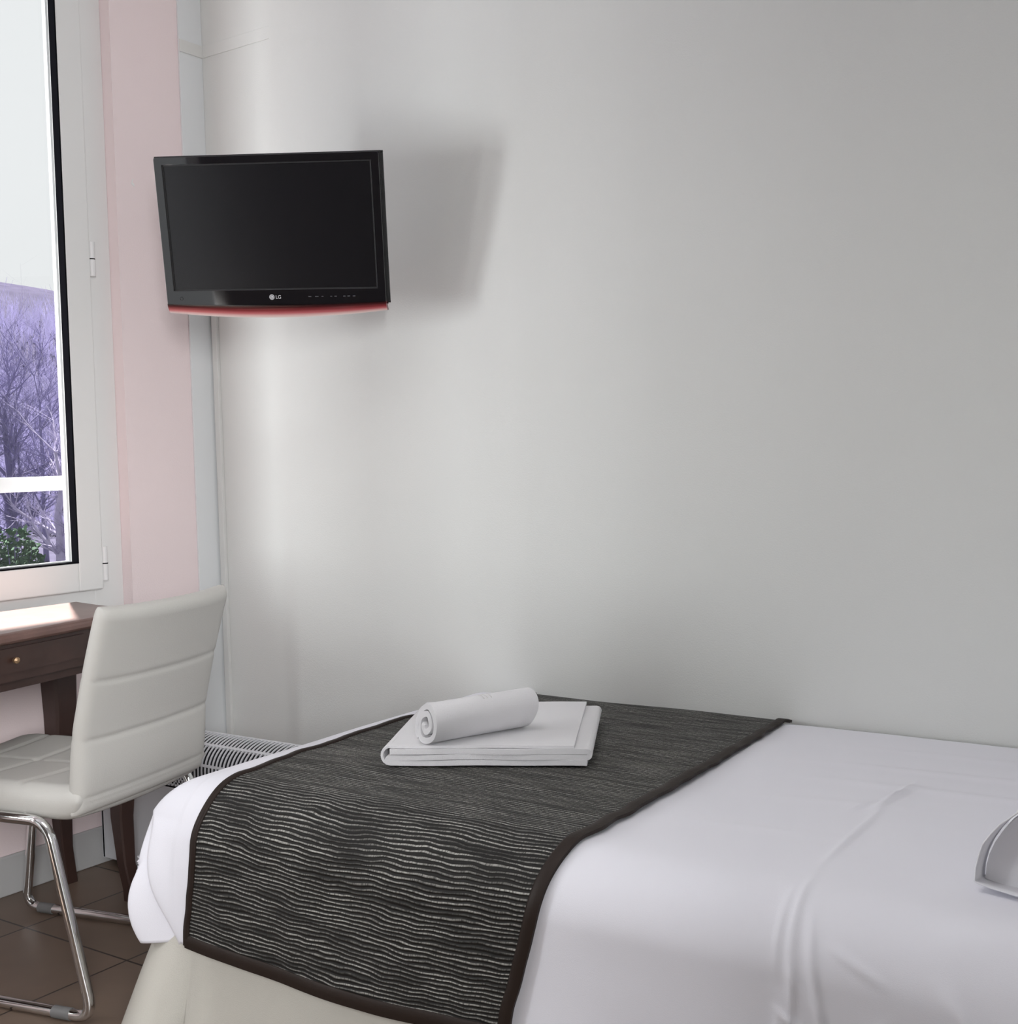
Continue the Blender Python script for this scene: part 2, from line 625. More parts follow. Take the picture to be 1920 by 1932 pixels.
def hill_z(x, y):
    d = -x
    crest = 17.2 - .020 * max(0, y - 57) ** 2 - .004 * max(0, 57 - y) ** 2
    t = max(0.0, min(1.0, (d - 26) / 70))
    base = -1.9
    return base + (max(crest, 3) - base) * (t * t * (3 - 2 * t)) + .35 * noise.noise(V((x * .12, y * .12, 0))) * min(1, d / 10)
bm = bmesh.new()
surf(bm, lambda a, b: V((-1.0 - 110 * a ** 1.4, -25 + 125 * b, hill_z(-1.0 - 110 * a ** 1.4, -25 + 125 * b))), 70, 90)
struct(obj('ground_hillside', bm, M_hill, smooth=True))

def grow(bm, p, d, L, r, depth, rnd, spread, kids):
    n = 4
    path = [p]
    rads = [r]
    dd = d.copy()
    for i in range(n):
        dd = (dd + V((rnd.uniform(-1, 1), rnd.uniform(-1, 1), rnd.uniform(-.5, .7))) * .13).normalized()
        path.append(path[-1] + dd * L / n)
        rads.append(r * (1 - .5 * (i + 1) / n))
    tube(bm, path, rads, 5 if depth > 1 else 3, cap=False)
    if depth <= 0:
        return
    for k in range(kids):
        i = rnd.randint(1, n)
        t = rnd.uniform(.2, 1)
        q = path[i - 1].lerp(path[i], t)
        ax = V((rnd.uniform(-1, 1), rnd.uniform(-1, 1), rnd.uniform(-.2, .8)))
        nd = (dd * (1 - spread) + ax.normalized() * spread).normalized()
        grow(bm, q, nd, L * rnd.uniform(.5, .78), rads[i] * .62, depth - 1, rnd, spread, kids)

def tree(seed, dx, ratio, h, r, bark, label, group=None, depth=3, kids=5, spread=.55, lean=0.0):
    rnd = random.Random(seed)
    x = CAM.x - dx
    y = CAM.y + dx * ratio
    z = hill_z(x, y) - .1
    t = thing('bare_tree', label, 'tree', (x, y, z), 0, group)
    tr = bmesh.new()
    pts, rads = [], []
    n = 7
    for i in range(n + 1):
        f = i / n
        pts.append(V((rnd.uniform(-1, 1) * .05 * i * .4, lean * f * h + rnd.uniform(-1, 1) * .04 * i * .4, f * h)))
        rads.append(r * (1.25 if i == 0 else 1) * (1 - .72 * f))
    tube(tr, pts, rads, 8)
    obj('trunk', tr, bark, t, True)
    br = bmesh.new()
    for i in range(2, n + 1):
        for k in range(3 if i < n else 4):
            a = rnd.uniform(0, 2 * PI)
            d = V((math.cos(a), math.sin(a), rnd.uniform(.35, 1.3))).normalized()
            grow(br, pts[i].copy(), d, h * rnd.uniform(.22, .40), rads[i] * .5, depth - 1, rnd, spread, kids)
    obj('branches', br, bark, t)
    return t

tree(3, 26, .7095, 3.6, .150, M_bark_p, 'pale thick-trunked bare tree low in the window beside the sash', depth=3, kids=5)
tree(8, 32, .693, 5.6, .075, M_bark_d, 'slender forked bare tree with arching branches in mid window', depth=4, kids=4)
tree(5, 29, .658, 5.0, .17, M_bark_d, 'dense dusky bare tree at the left edge of the window', depth=4, kids=6, spread=.6)
for sd, dx, ra, hh in ((21, 41, .664, 3.6), (22, 46, .686, 3.4), (23, 51, .705, 3.2), (24, 42, .722, 3.4), (25, 57, .662, 3.6), (26, 60, .695, 3.2)):
    tree(sd, dx, ra, hh, .07, M_bark_d, 'thin bare winter tree among many on the hazy hillside', 'bare trees on the hillside', depth=3, kids=5)

# leafless thicket that covers the slope between the trees
rnd = random.Random(77)
bm = bmesh.new()
for i in range(6500):
    dx = rnd.uniform(38, 112)
    ra = rnd.uniform(.55, .84) if i < 2600 else rnd.uniform(.05, 1.3)
    x, y = CAM.x - dx, CAM.y + dx * ra
    if y > 98:
        continue
    z = hill_z(x, y) - .1
    if dx > 74:
        continue
    h = rnd.uniform(1.0, 2.8)
    for k in range(5):
        a = rnd.uniform(0, 2 * PI)
        e = V((math.cos(a), math.sin(a), 0)) * h * rnd.uniform(.08, .4)
        p0, p1, p2 = V((x, y, z)), V((x, y, z + h * .45)) + e * .3, V((x, y, z + h * rnd.uniform(.75, 1.1))) + e
        tube(bm, [p0, p1, p2], [.035, .022, .006], 3, cap=False)
th = obj('thicket', bm, M_thick)
tag(th, 'haze-tinted leafless thicket covering the hillside behind the trees', 'thicket')
th['kind'] = 'stuff'

def bush(seed, dx, ratio, w, h, n, leafm, label, size):
    rnd = random.Random(seed)
    x = CAM.x - dx
    y = CAM.y + dx * ratio
    z = hill_z(x, y) - .05
    t = thing('evergreen_bush', label, 'bush', (x, y, z))
    bm = bmesh.new()
    for i in range(n):
        a, c = rnd.uniform(0, 2 * PI), rnd.uniform(0, 1)
        rr = rnd.uniform(.3, 1) ** .5
        p = V((math.cos(a) * w * rr * math.sqrt(1 - c * c * .9), math.sin(a) * w * rr * math.sqrt(1 - c * c * .9), h * c * rr + .05))
        d = V((rnd.uniform(-1, 1), rnd.uniform(-1, 1), rnd.uniform(-.3, 1))).normalized()
        e = d.orthogonal().normalized()
        s = size * rnd.uniform(.6, 1.3)
        q = [p - d * s, p + e * s * .45, p + d * s, p - e * s * .45]
        bm.faces.new([bm.verts.new(c_) for c_ in q])
    obj('foliage', bm, leafm, t)
    st = bmesh.new()
    for k in range(6):
        a = rnd.uniform(0, 2 * PI)
        tube(st, [(0, 0, 0), (math.cos(a) * w * .3, math.sin(a) * w * .3, h * .4), (math.cos(a) * w * .55, math.sin(a) * w * .55, h * .8)], [.03, .02, .008], 5)
    obj('stems', st, M_bark_d, t)
bush(1, 24, .660, .75, 1.9, 1500, M_leaf, 'dark green bush at lower left of the window view', .09)
bush(2, 20, .7035, .22, .42, 260, M_leaf2, 'small bright green shrub at the foot of the pale tree', .06)
bush(4, 22, .676, .45, .8, 700, M_leaf, 'low green bush in the middle bottom of the window', .07)

# ------------------------------------------------------------------ convector heater
HX0, HX1, HYB, HYF, HZT, HZE = .018, .885, -.392, -.490, .395, .318
ht = thing('convector_heater', 'white convector heater with curved slotted grille between desk and bed', 'heater', (HX0, HYB, 0))
ht_off = V((HX0, HYB, 0))
def hb(a, b, bev=0.0):
    return B(V(a) - ht_off, V(b) - ht_off, bev)
obj('casing', hb((HX0, HYF, .02), (HX1, HYF + .006, HZE - .05), .002), M_heat, ht)
obj('back_panel', hb((HX0, HYB - .004, .02), (HX1, HYB, HZT), .001), M_heat, ht)
obj('inner_shade_block', hb((HX0 + .012, HYF + .016, .03), (HX1 - .012, HYB - .006, HZE - .006)), M_dark, ht)  # dark block in place of the shade inside
for xa in (HX0, HX1 - .008):
    e = bmesh.new()
    pr = [(HYB, .02), (HYF, .02), (HYF, HZE)] + [(HYB + (HYF - HYB) * math.cos(t), HZE + (HZT - HZE) * math.sin(t)) for t in [PI / 2 * k / 10 for k in range(1, 11)]]
    lo = [e.verts.new(V((xa, y, z)) - ht_off) for y, z in pr]
    hi = [e.verts.new(V((xa + .008, y, z)) - ht_off) for y, z in pr]
    for i in range(len(pr)):
        e.faces.new((lo[i], lo[(i + 1) % len(pr)], hi[(i + 1) % len(pr)], hi[i]))
    e.faces.new(lo)
    e.faces.new(hi)
    obj('end_panel', e, M_heat, ht)
gb = bmesh.new()
def arc_pt(t):   # 0 at the back edge, 1 at the front where it turns vertical, >1 runs down the front
    if t <= 1:
        a = PI / 2 * (1 - t)
        return V((0, HYB + (HYF - HYB) * math.cos(a), HZE + (HZT - HZE) * math.sin(a)))
    return V((0, HYF, HZE - (t - 1) * .13))
def arc_n(t):
    a, b = arc_pt(max(0, t - .01)), arc_pt(t + .01)
    d = (b - a).normalized()
    return V((0, d.z, -d.y)) * (1 if d.z < 0 or d.y < 0 else 1)
TS = [0, .04, .1, .2, .3, .4, .5, .6, .7, .8, .9, 1.0, 1.2, 1.45]
def strip(bm, x0, x1, ts, dep):
    A = []
    for t in ts:
        p = arc_pt(t) - ht_off
        n = arc_n(t)
        if n.z < 0 and t < .9:
            n = -n
        if t >= .9 and n.y > 0:
            n = -n
        A.append([bm.verts.new(V((x0 - HX0, p.y, p.z))), bm.verts.new(V((x1 - HX0, p.y, p.z))),
                  bm.verts.new(V((x1 - HX0, p.y - n.y * dep, p.z - n.z * dep))), bm.verts.new(V((x0 - HX0, p.y - n.y * dep, p.z - n.z * dep)))])
    for a, b in zip(A, A[1:]):
        for k in range(4):
            bm.faces.new((a[k], a[(k + 1) % 4], b[(k + 1) % 4], b[k]))
    bm.faces.new(A[0])
    bm.faces.new(A[-1])
pitch = .0136
nr = int((HX1 - HX0 - .016) / pitch)
for i in range(nr):
    x = HX0 + .010 + i * pitch
    strip(gb, x, x + .0046, TS, .0025)
for (ta, tb) in ((0, .06), (.40, .455), (.86, .915), (1.28, 1.34), (1.43, 1.46)):
    strip(gb, HX0 + .006, HX1 - .006, [ta, (ta + tb) / 2, tb], .0075)
obj('grille', gb, M_heat, ht)
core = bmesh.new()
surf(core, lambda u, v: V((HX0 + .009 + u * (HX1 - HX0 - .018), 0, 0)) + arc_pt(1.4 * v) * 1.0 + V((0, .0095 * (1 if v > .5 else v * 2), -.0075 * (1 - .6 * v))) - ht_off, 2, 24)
obj('slot_shade', core, M_dark, ht)  # dark sheet added behind the ribs as shade in the slots
for xa in (HX0 + .05, HX1 - .09):
    obj('foot', hb((xa, HYF + .02, 0), (xa + .04, HYB - .01, .021)), M_dark, ht)

# cable duct that runs down from behind the television
d = bmesh.new()
box(d, (.012, -.012, .106), (.034, 0, 1.62), .002)
do = tag(obj('cable_trunking', d, M_trunk_w), 'thin white cable trunking running down the wall corner below the television', 'cable duct')

# ------------------------------------------------------------------ writing desk
dk = thing('writing_desk', 'dark brown curved-front writing desk under the window', 'desk', (0, 0, 0))
half = [(.022, -.553), (.16, -.567), (.29, -.582), (.335, -.598), (.358, -.63), (.370, -.69), (.386, -.77), (.412, -.90), (.437, -1.045), (.444, -1.15)]
outl = half + [(x, -2.30 - y) for x, y in reversed(half[:-1])]
CX, CY = .20, -1.15
def inset(pts, d, back=True):
    out = []
    n = len(pts)
    for i, (x, y) in enumerate(pts):
        a, b = V(pts[i - 1] + (0,)), V(pts[(i + 1) % n] + (0,))
        t = (b - a).normalized()
        nn = V((-t.y, t.x, 0))
        if nn.dot(V((CX - x, CY - y, 0))) < 0:
            nn = -nn
        q = V((x, y, 0)) + nn * d
        out.append((max(q.x, .022) if back else q.x, q.y))
    return out
tb = bmesh.new()
layers = [(.012, .7225), (.004, .7265), (.0, .7310), (.0, .7390), (.004, .7435), (.0045, .7465), (.009, .7495), (.012, .750)]
rings = []
for dd, z in layers:
    rings.append([tb.verts.new((x, y, z)) for x, y in inset(outl, dd)])
n = len(outl)
for a, b in zip(rings, rings[1:]):
    for i in range(n):
        tb.faces.new((a[i], a[(i + 1) % n], b[(i + 1) % n], b[i]))
tb.faces.new(rings[0][::-1])
tb.faces.new(rings[-1])
obj('tabletop', tb, M_top, dk, True, 30)
ap = bmesh.new()
prism(ap, inset(outl, .026), .635, .7225)
obj('apron', ap, M_wood, dk)
rl = bmesh.new()
prism(rl, inset(outl, .045), .612, .635)
obj('lower_rail', rl, M_wood, dk)
# drawer front following the curve
fpts = [p for p in inset(outl, .021) if -1.55 < p[1] < -.76 and p[0] > .3]
fpts.sort(key=lambda p: -p[1])
dw = bmesh.new()
lo = []
for x, y in fpts:
    lo.append([dw.verts.new((x - .012, y, .655)), dw.verts.new((x, y, .655)), dw.verts.new((x, y, .712)), dw.verts.new((x - .012, y, .712))])
for a, b in zip(lo, lo[1:]):
    for k in range(4):
        dw.faces.new((a[k], a[(k + 1) % 4], b[(k + 1) % 4], b[k]))
dw.faces.new(lo[0])
dw.faces.new(lo[-1])
dro = obj('drawer', dw, M_wood, dk)
kb = bmesh.new()
tube(kb, [(.404, -.995, .684), (.412, -.995, .684), (.414, -.995, .684), (.421, -.995, .684), (.425, -.995, .684)], [.004, .004, .0075, .0075, .003], 12)
obj('knob', kb, M_knob, dro, True, 40)
def leg(bx, by, ox, oy):
    bm = bmesh.new()
    prof = [(.66, .0, .036), (.56, .003, .036), (.46, .004, .033), (.34, -.002, .027), (.22, -.006, .022), (.10, -.002, .0175), (.03, .006, .017), (.0, .008, .018)]
    rr = []
    for z, sh, w in prof:
        c = V((bx + ox * sh, by + oy * sh, z))
        rr.append([bm.verts.new(c + V((a * w, b * w, 0))) for a, b in ((-1, -.8), (-.8, -1), (.8, -1), (1, -.8), (1, .8), (.8, 1), (-.8, 1), (-1, .8))])
    for a, b in zip(rr, rr[1:]):
        for k in range(8):
            bm.faces.new((a[k], a[(k + 1) % 8], b[(k + 1) % 8], b[k]))
    bm.faces.new(rr[0])
    bm.faces.new(rr[-1])
    return bm
for (bx, by, ox, oy) in ((.058, -.640, 0, 1), (.318, -.640, 1, 1), (.058, -1.66, 0, -1), (.318, -1.66, 1, -1)):
    obj('leg', leg(bx, by, ox, oy), M_wood, dk, True, 35)

# ------------------------------------------------------------------ chair
FV = V((-.976, -.217, 0))
SV = V((-.217, .976, 0))
SM = -1.065
ch = thing('dining_chair', 'white leatherette chair on chrome sled frame drawn up to the desk', 'chair', FV * -.28 + SV * SM)
c_off = V(ch.location)
def cp(f, s, z):
    return FV * f + SV * s + V((0, 0, z)) - c_off
backz = [(.412, -.518), (.425, -.522), (.45, -.527), (.57, -.538), (.70, -.571), (.80, -.601), (.845, -.617)]
def back_pos(u, v):
    z = .412 + .423 * v
    s = -1.275 + .418 * u
    f = sm(backz, z, .03) - .020 * (1 - (2 * u - 1) ** 2) * (.3 + .7 * v)
    z += .006 * abs(2 * u - 1) ** 3 * v
    return cp(f, s, z)
def groove(x, c, w=.006, d=.0035):
    return -d * math.exp(-((x - c) / w) ** 2)
def back_disp(u, v):
    z = .412 + .423 * v
    g = sum(groove(z, c) for c in (.568, .690)) + groove(z, .452, .004, .002)
    puff = .004 * abs(math.sin(PI * min(1, max(0, (z - .44) / .125)) )) if .44 < z else 0
    e = min(u, 1 - u)
    k = min(1, e / .05) * min(1, min(v, 1 - v) / .06)
    sd = groove(u, .055, .010, .002) + groove(u, .945, .010, .002)
    return ((g + puff) * k + sd * k, (g + puff) * k + sd * k)
obj('backrest', pad(back_pos, 30, 110, .044, .418, .447, .022, back_disp), M_leather, ch, True)
def seat_pos(u, v):
    f = -.545 + .545 * v
    s = -1.28 + .425 * u
    z = .4365 - .010 * (1 - (2 * u - 1) ** 2) + .010 * math.exp(-((v - 0.02) / .06) ** 2) - .02 * max(0, (v - .86) / .14) ** 2
    return cp(f, s, z)
def seat_disp(u, v):
    g = sum(groove(v * .525, c, .006, .004) for c in (.16, .29, .42)) + groove(u * .425, .2125, .006, .004)
    k = min(1, min(u, 1 - u) / .06) * min(1, min(v, 1 - v) / .06)
    return (g * k, 0)
obj('seat', pad(seat_pos, 60, 70, .072, .425, .525, .030, seat_disp), M_leather, ch, True)
for s in (-1.288, -.832):
    t = bmesh.new()
    pth = fillet([cp(-.02, s, .404), cp(-.47, s, .404), cp(-.568, s, .0125), cp(.035, s, .0125)], .045, 7, True)
    tube(t, pth, .0115, 14, True)
    sf = obj('side_frame', t, M_chrome, ch, True)
    for f in (-.49, -.03):
        g = bmesh.new()
        tube(g, [cp(f - .022, s, .0125), cp(f + .022, s, .0125)], .0128, 14)
        obj('glide', g, M_glide, sf, True, 40)
for f in (-.12, -.40):
    t = bmesh.new()
    tube(t, [cp(f, -1.288, .404), cp(f, -.832, .404)], .009, 12)
    obj('crossbar', t, M_chrome, ch, True, 40)

# ------------------------------------------------------------------ television
TC = V((.641, -.372, 1.696))
TR = V((.890, .454, -.030)).normalized()
TN = V((.436, -.871, -.227))
TN = (TN - TR * TN.dot(TR)).normalized()
TU = TR.cross(-TN).normalized()
if TU.z < 0:
    TU = -TU
tv = thing('television', 'black flat television with red lower edge on the wall arm', 'television', TC)
def tp(a, b, c=0.0):
    return TR * a + TU * b + TN * c
def tbox(bm, a0, a1, b0, b1, c0, c1, bev=0.0, seg=2):
    r = bmesh.ops.create_cube(bm, size=1)
    for v in r['verts']:
        a = (a0 + a1) / 2 + v.co.x * (a1 - a0)
        b = (b0 + b1) / 2 + v.co.y * (b1 - b0)
        c = (c0 + c1) / 2 + v.co.z * (c1 - c0)
        v.co = tp(a, b, c)
    if bev:
        es = list({e for v in r['verts'] for e in v.link_edges})
        bmesh.ops.bevel(bm, geom=es, offset=bev, segments=seg, profile=.5, affect='EDGES')
    return bm
W2, H2 = .2915, .195
SA, SB0, SB1 = .271, -.139, .176
bz = bmesh.new()
def rect(a0, a1, b0, b1, c, r=.0):
    if r:
        out = []
        for cx, cy, st in ((a1 - r, b1 - r, 0), (a0 + r, b1 - r, PI / 2), (a0 + r, b0 + r, PI), (a1 - r, b0 + r, 1.5 * PI)):
            for k in range(4):
                t = st + PI / 2 * k / 3
                out.append((cx + r * math.cos(t), cy + r * math.sin(t), c))
        return out
    return [q for cx, cy in ((a1, b1), (a0, b1), (a0, b0), (a1, b0)) for q in [(cx, cy, c)] * 4]
loops = [rect(-SA, SA, SB0, SB1, -.022), rect(-SA, SA, SB0, SB1, -.0008), rect(-SA - .0008, SA + .0008, SB0 - .0008, SB1 + .0008, 0.0),
         rect(-W2 + .0009, W2 - .0009, -.178 + .0009, H2 - .0009, 0.0, .005), rect(-W2, W2, -.178, H2, -.0009, .0055),
         rect(-W2, W2, -.178, H2, -.014, .0055)]
vl = []
for lp in loops:
    seen, row = {}, []
    for q in lp:
        if q not in seen:
            seen[q] = bz.verts.new(tp(*q))
        row.append(seen[q])
    vl.append(row)
for A, Bq in zip(vl, vl[1:]):
    for k in range(16):
        f = []
        for v in (A[k], A[(k + 1) % 16], Bq[(k + 1) % 16], Bq[k]):
            if v not in f:
                f.append(v)
        if len(f) > 2:
            bz.faces.new(f)
obj('bezel', bz, M_tvblack, tv)
obj('screen', tbox(bmesh.new(), -SA, SA, SB0, SB1, -.020, -.0045), M_screen, tv)
lip = bmesh.new()
for (a0, a1, b0, b1) in ((-SA, -SA + .003, SB0, SB1), (SA - .003, SA, SB0, SB1), (-SA, SA, SB1 - .003, SB1), (-SA, SA, SB0, SB0 + .003)):
    tbox(lip, a0, a1, b0, b1, -.006, -.0025)
obj('screen_lip', lip, M_tvback, tv)
bk = bmesh.new()
tbox(bk, -W2 + .0012, W2 - .0012, -.176, H2 - .0012, -.040, -.0138, .004)
tbox(bk, -.20, .20, -.14, .15, -.075, -.045, .012)
obj('back_cover', bk, M_tvback, tv)
cn = bmesh.new()
uvl = cn.loops.layers.uv.new('UVMap')
def chin_fn(u, v, c):
    a = -W2 + 2 * W2 * u
    arch = 1 - (2 * u - 1) ** 2
    b_top = -.172 - .006 * arch
    b_bot = -.1965 - .0155 * arch
    b = b_bot + (b_top - b_bot) * v
    return tp(a, b, c + .0012 - .012 * (1 - v) ** 2)
gf = surf(cn, lambda u, v: chin_fn(u, v, 0), 40, 8, uvl)
gk = surf(cn, lambda u, v: chin_fn(u, v, -.016), 40, 8, uvl)
for i in range(40):
    for j in (0, 8):
        f = cn.faces.new((gf[i][j], gf[i + 1][j], gk[i + 1][j], gk[i][j]))
        for lp in f.loops:
            lp[uvl].uv = (0, j / 8)
for j in range(8):
    for i in (0, 40):
        f = cn.faces.new((gf[i][j], gf[i][j + 1], gk[i][j + 1], gk[i][j]))
        for lp in f.loops:
            lp[uvl].uv = (0, .6)
co = obj('lower_trim', cn, M_chin, tv, True, 50)
co['label'] = 'red translucent lower edge'
def disc(bm, a, b, r0, r1, c0, c1, n=24):
    P = []
    for k in range(n):
        x, y = math.cos(2 * PI * k / n), math.sin(2 * PI * k / n)
        P.append([bm.verts.new(tp(a + x * r, b + y * r, c)) for r, c in ((r0, c1), (r1, c1), (r1, c0), (r0, c0))])
    for k in range(n):
        A, Bq = P[k], P[(k + 1) % n]
        for q in range(4):
            bm.faces.new((A[q], A[(q + 1) % 4], Bq[(q + 1) % 4], Bq[q]))
lg = bmesh.new()
LB = -.158
def text_mesh(bm, body, size, a, b, c):
    cu = bpy.data.curves.new('t', 'FONT')
    cu.body = body
    cu.size = size
    cu.extrude = .0003
    o = bpy.data.objects.new('t', cu)
    COL.objects.link(o)
    dg = bpy.context.evaluated_depsgraph_get()
    me = bpy.data.meshes.new_from_object(o.evaluated_get(dg))
    bt = bmesh.new()
    bt.from_mesh(me)
    vm = {}
    for v in bt.verts:
        vm[v.index] = bm.verts.new(tp(a + v.co.x, b + v.co.y, c + v.co.z))
    for f in bt.faces:
        try:
            bm.faces.new([vm[v.index] for v in f.verts])
        except ValueError:
            pass
    bt.free()
    bpy.data.objects.remove(o)
    bpy.data.curves.remove(cu)
    bpy.data.meshes.remove(me)
text_mesh(lg, 'LG', .0125, .001, LB - .0042, .0008)
# round emblem: a disc with an L, a dot and the gap of a G cut dark into it
disc(lg, -.0085, LB, .0001, .0068, .0004, .0010)
eo = obj('emblem', lg, M_silver, tv)
eb = bmesh.new()
disc(eb, -.0085, LB, .0044, .0052, .0010, .0013)
tbox(eb, -.0093, -.0085, LB - .0022, LB + .0026, .0010, .0013)
tbox(eb, -.0093, -.0062, LB - .0024, LB - .0016, .0010, .0013)
tbox(eb, -.0122, -.0110, LB + .0005, LB + .0017, .0010, .0013)
obj('emblem_detail', eb, M_tvback, eo)
pw = bmesh.new()
disc(pw, -.252, LB - .001, .0036, .0046, .0002, .0008)
obj('power_mark', pw, M_tvback, tv)
bt_ = bmesh.new()
for a, w in ((.088, .008), (.106, .009), (.123, .005), (.146, .005), (.157, .006), (.180, .006), (.191, .007), (.205, .007)):
    tbox(bt_, a, a + w, LB - .0008, LB + .0010, .0002, .0007)
obj('button_marks', bt_, M_dimprint, tv)
# arm to the wall
ar = bmesh.new()
inv = TC
tube(ar, [tp(0, 0, -.075), tp(0, 0, -.11)], .022, 14)
p0 = tp(0, 0, -.11) + TC
elbow = V((.43, -.16, p0.z))
wallp = V((.50, -.03, p0.z))
tube(ar, [p0 - TC, elbow - TC], .016, 12)
tube(ar, [elbow - TC, wallp - TC], .016, 12)
box(ar, wallp - TC + V((-.045, 0, -.07)), wallp - TC + V((.045, .030, .07)), .003)
box(ar, tp(0, 0, -.09) + V((-.0, 0, 0)) - V((.04, .012, .04)), tp(0, 0, -.09) + V((.04, .012, .04)), .003)
obj('wall_arm', ar, M_tvback, tv, True, 35)

# ------------------------------------------------------------------ bed
BX0, BX1, BYF, BYB, BZ = .945, 3.02, -1.085, -.008, .500
bed = thing('bed', 'white bed standing along the pale wall with cream valance', 'bed', (BX0, BYB, 0))
b_off = V((BX0, BYB, 0))
obj('mattress', B(V((BX0 + .04, BYF + .04, .22)) - b_off, V((BX1 - .01, BYB - .03, .475)) - b_off, .07, 4), M_mattress, bed, True)
obj('base', B(V((BX0 + .06, BYF + .06, .05)) - b_off, V((BX1 - .02, BYB - .03, .215)) - b_off, .01), M_mattress, bed)
for lx, ly in ((.08, -.1), (.08, -.95), (1.9, -.1), (1.9, -.95)):
    lg_ = bmesh.new()
    tube(lg_, [(lx, ly, 0), (lx, ly, .055)], .025, 12)
    obj('leg', lg_, M_wood, bed, True, 40)

def perim(x0, x1, yf, yb, r, n=10):
    """path of the skirt: from the wall at the foot, round the front-left corner and along the front"""
    pts = []
    L = [(x0, yb), (x0, yf + r)]
    for i in range(31):
        t = i / 30
        pts.append((x0, yb + (yf + r - yb) * t))
    for k in range(1, n + 1):
        a = PI + PI / 2 * k / n
        pts.append((x0 + r + r * math.cos(a), yf + r + r * math.sin(a)))
    for i in range(1, 91):
        pts.append((x0 + r + (x1 - x0 - r) * i / 90, yf))
    return pts
def path_n(pts, i):
    a, b = pts[max(0, i - 1)], pts[min(len(pts) - 1, i + 1)]
    t = V((b[0] - a[0], b[1] - a[1], 0)).normalized()
    n_ = V((t.y, -t.x, 0))
    return -n_ if False else n_
sk = bmesh.new()
SP = perim(BX0 + .022, BX1 - .02, BYF + .012, BYB - .02, .03)
cols = []
acc = 0
for i, (x, y) in enumerate(SP):
    if i:
        acc += math.hypot(x - SP[i - 1][0], y - SP[i - 1][1])
    t = V((SP[min(len(SP) - 1, i + 1)][0] - SP[max(0, i - 1)][0], SP[min(len(SP) - 1, i + 1)][1] - SP[max(0, i - 1)][1], 0)).normalized()
    nn = V((t.y, -t.x, 0))
    if nn.dot(V((x - 2, y + .5, 0))) < 0:
        nn = -nn
    corner = math.exp(-((acc - 1.075) / .06) ** 2)
    # a box pleat either side of the corner
    pl = -.030 * math.exp(-((acc - 1.00) / .012) ** 2) - .050 * math.exp(-((acc - 1.128) / .009) ** 2) + .02 * math.exp(-((acc - 1.15) / .012) ** 2)
    wob = .006 * noise.noise(V((acc * 6, 0, 3)))
    col = []
    for j in range(13):
        f = j / 12
        z = .226 * (1 - f) + .004
        out = (.012 + .105 * corner + .8 * wob + .8 * pl) * f ** .9 + .006 * f
        p = V((x, y, z)) + nn * out
        col.append(p - b_off)
    cols.append(col)
vg = [[sk.verts.new(p) for p in c] for c in cols]
for a, b in zip(vg, vg[1:]):
    for j in range(12):
        sk.faces.new((a[j], b[j], b[j + 1], a[j + 1]))
so = obj('valance', sk, M_skirt, bed, True)
md = so.modifiers.new('thick', 'SOLIDIFY')
md.thickness = .003
so['label'] = 'cream cotton valance'

# ---- duvet: cross profile across the bed (arc length q from the wall), rounded foot corner
RT_ = .105          # edge rounding
HEM = .200
def over(q, zlow=HEM, y_front=BYF, extra=0.0):
    """position along the cross-section: q metres from the wall edge over the top, round the front edge and down"""
    ytop = y_front + RT_
    L1 = BYB - ytop
    L2 = PI / 2 * RT_
    if q <= L1:
        y = BYB - q
        e = min(1, q / .05)
        z = BZ - .010 * (1 - e) + .004 * math.sin(PI * q / L1)
        return y, z + extra, V((0, 0, 1))
    if q <= L1 + L2:
        a = (q - L1) / RT_
        return ytop - RT_ * math.sin(a) - extra * math.sin(a), BZ - RT_ + RT_ * math.cos(a) + extra * math.cos(a), V((0, -math.sin(a), math.cos(a)))
    h = q - L1 - L2
    return y_front - extra, BZ - RT_ - h, V((0, -1, 0))
LTOT = (BYB - (BYF + RT_)) + PI / 2 * RT_ + (BZ - RT_ - HEM)

def crease(p, a, b, w, h):
    """ridge between two plan points"""
    a, b = V(a + (0,)), V(b + (0,))
    d = b - a
    t = max(0, min(1, (p - a).dot(d) / d.length_squared))
    dist = (p - a - d * t).length
    taper = math.sin(PI * min(1, max(0.0, t * .94 + .03)))
    return h * taper * math.exp(-(dist / w) ** 2)

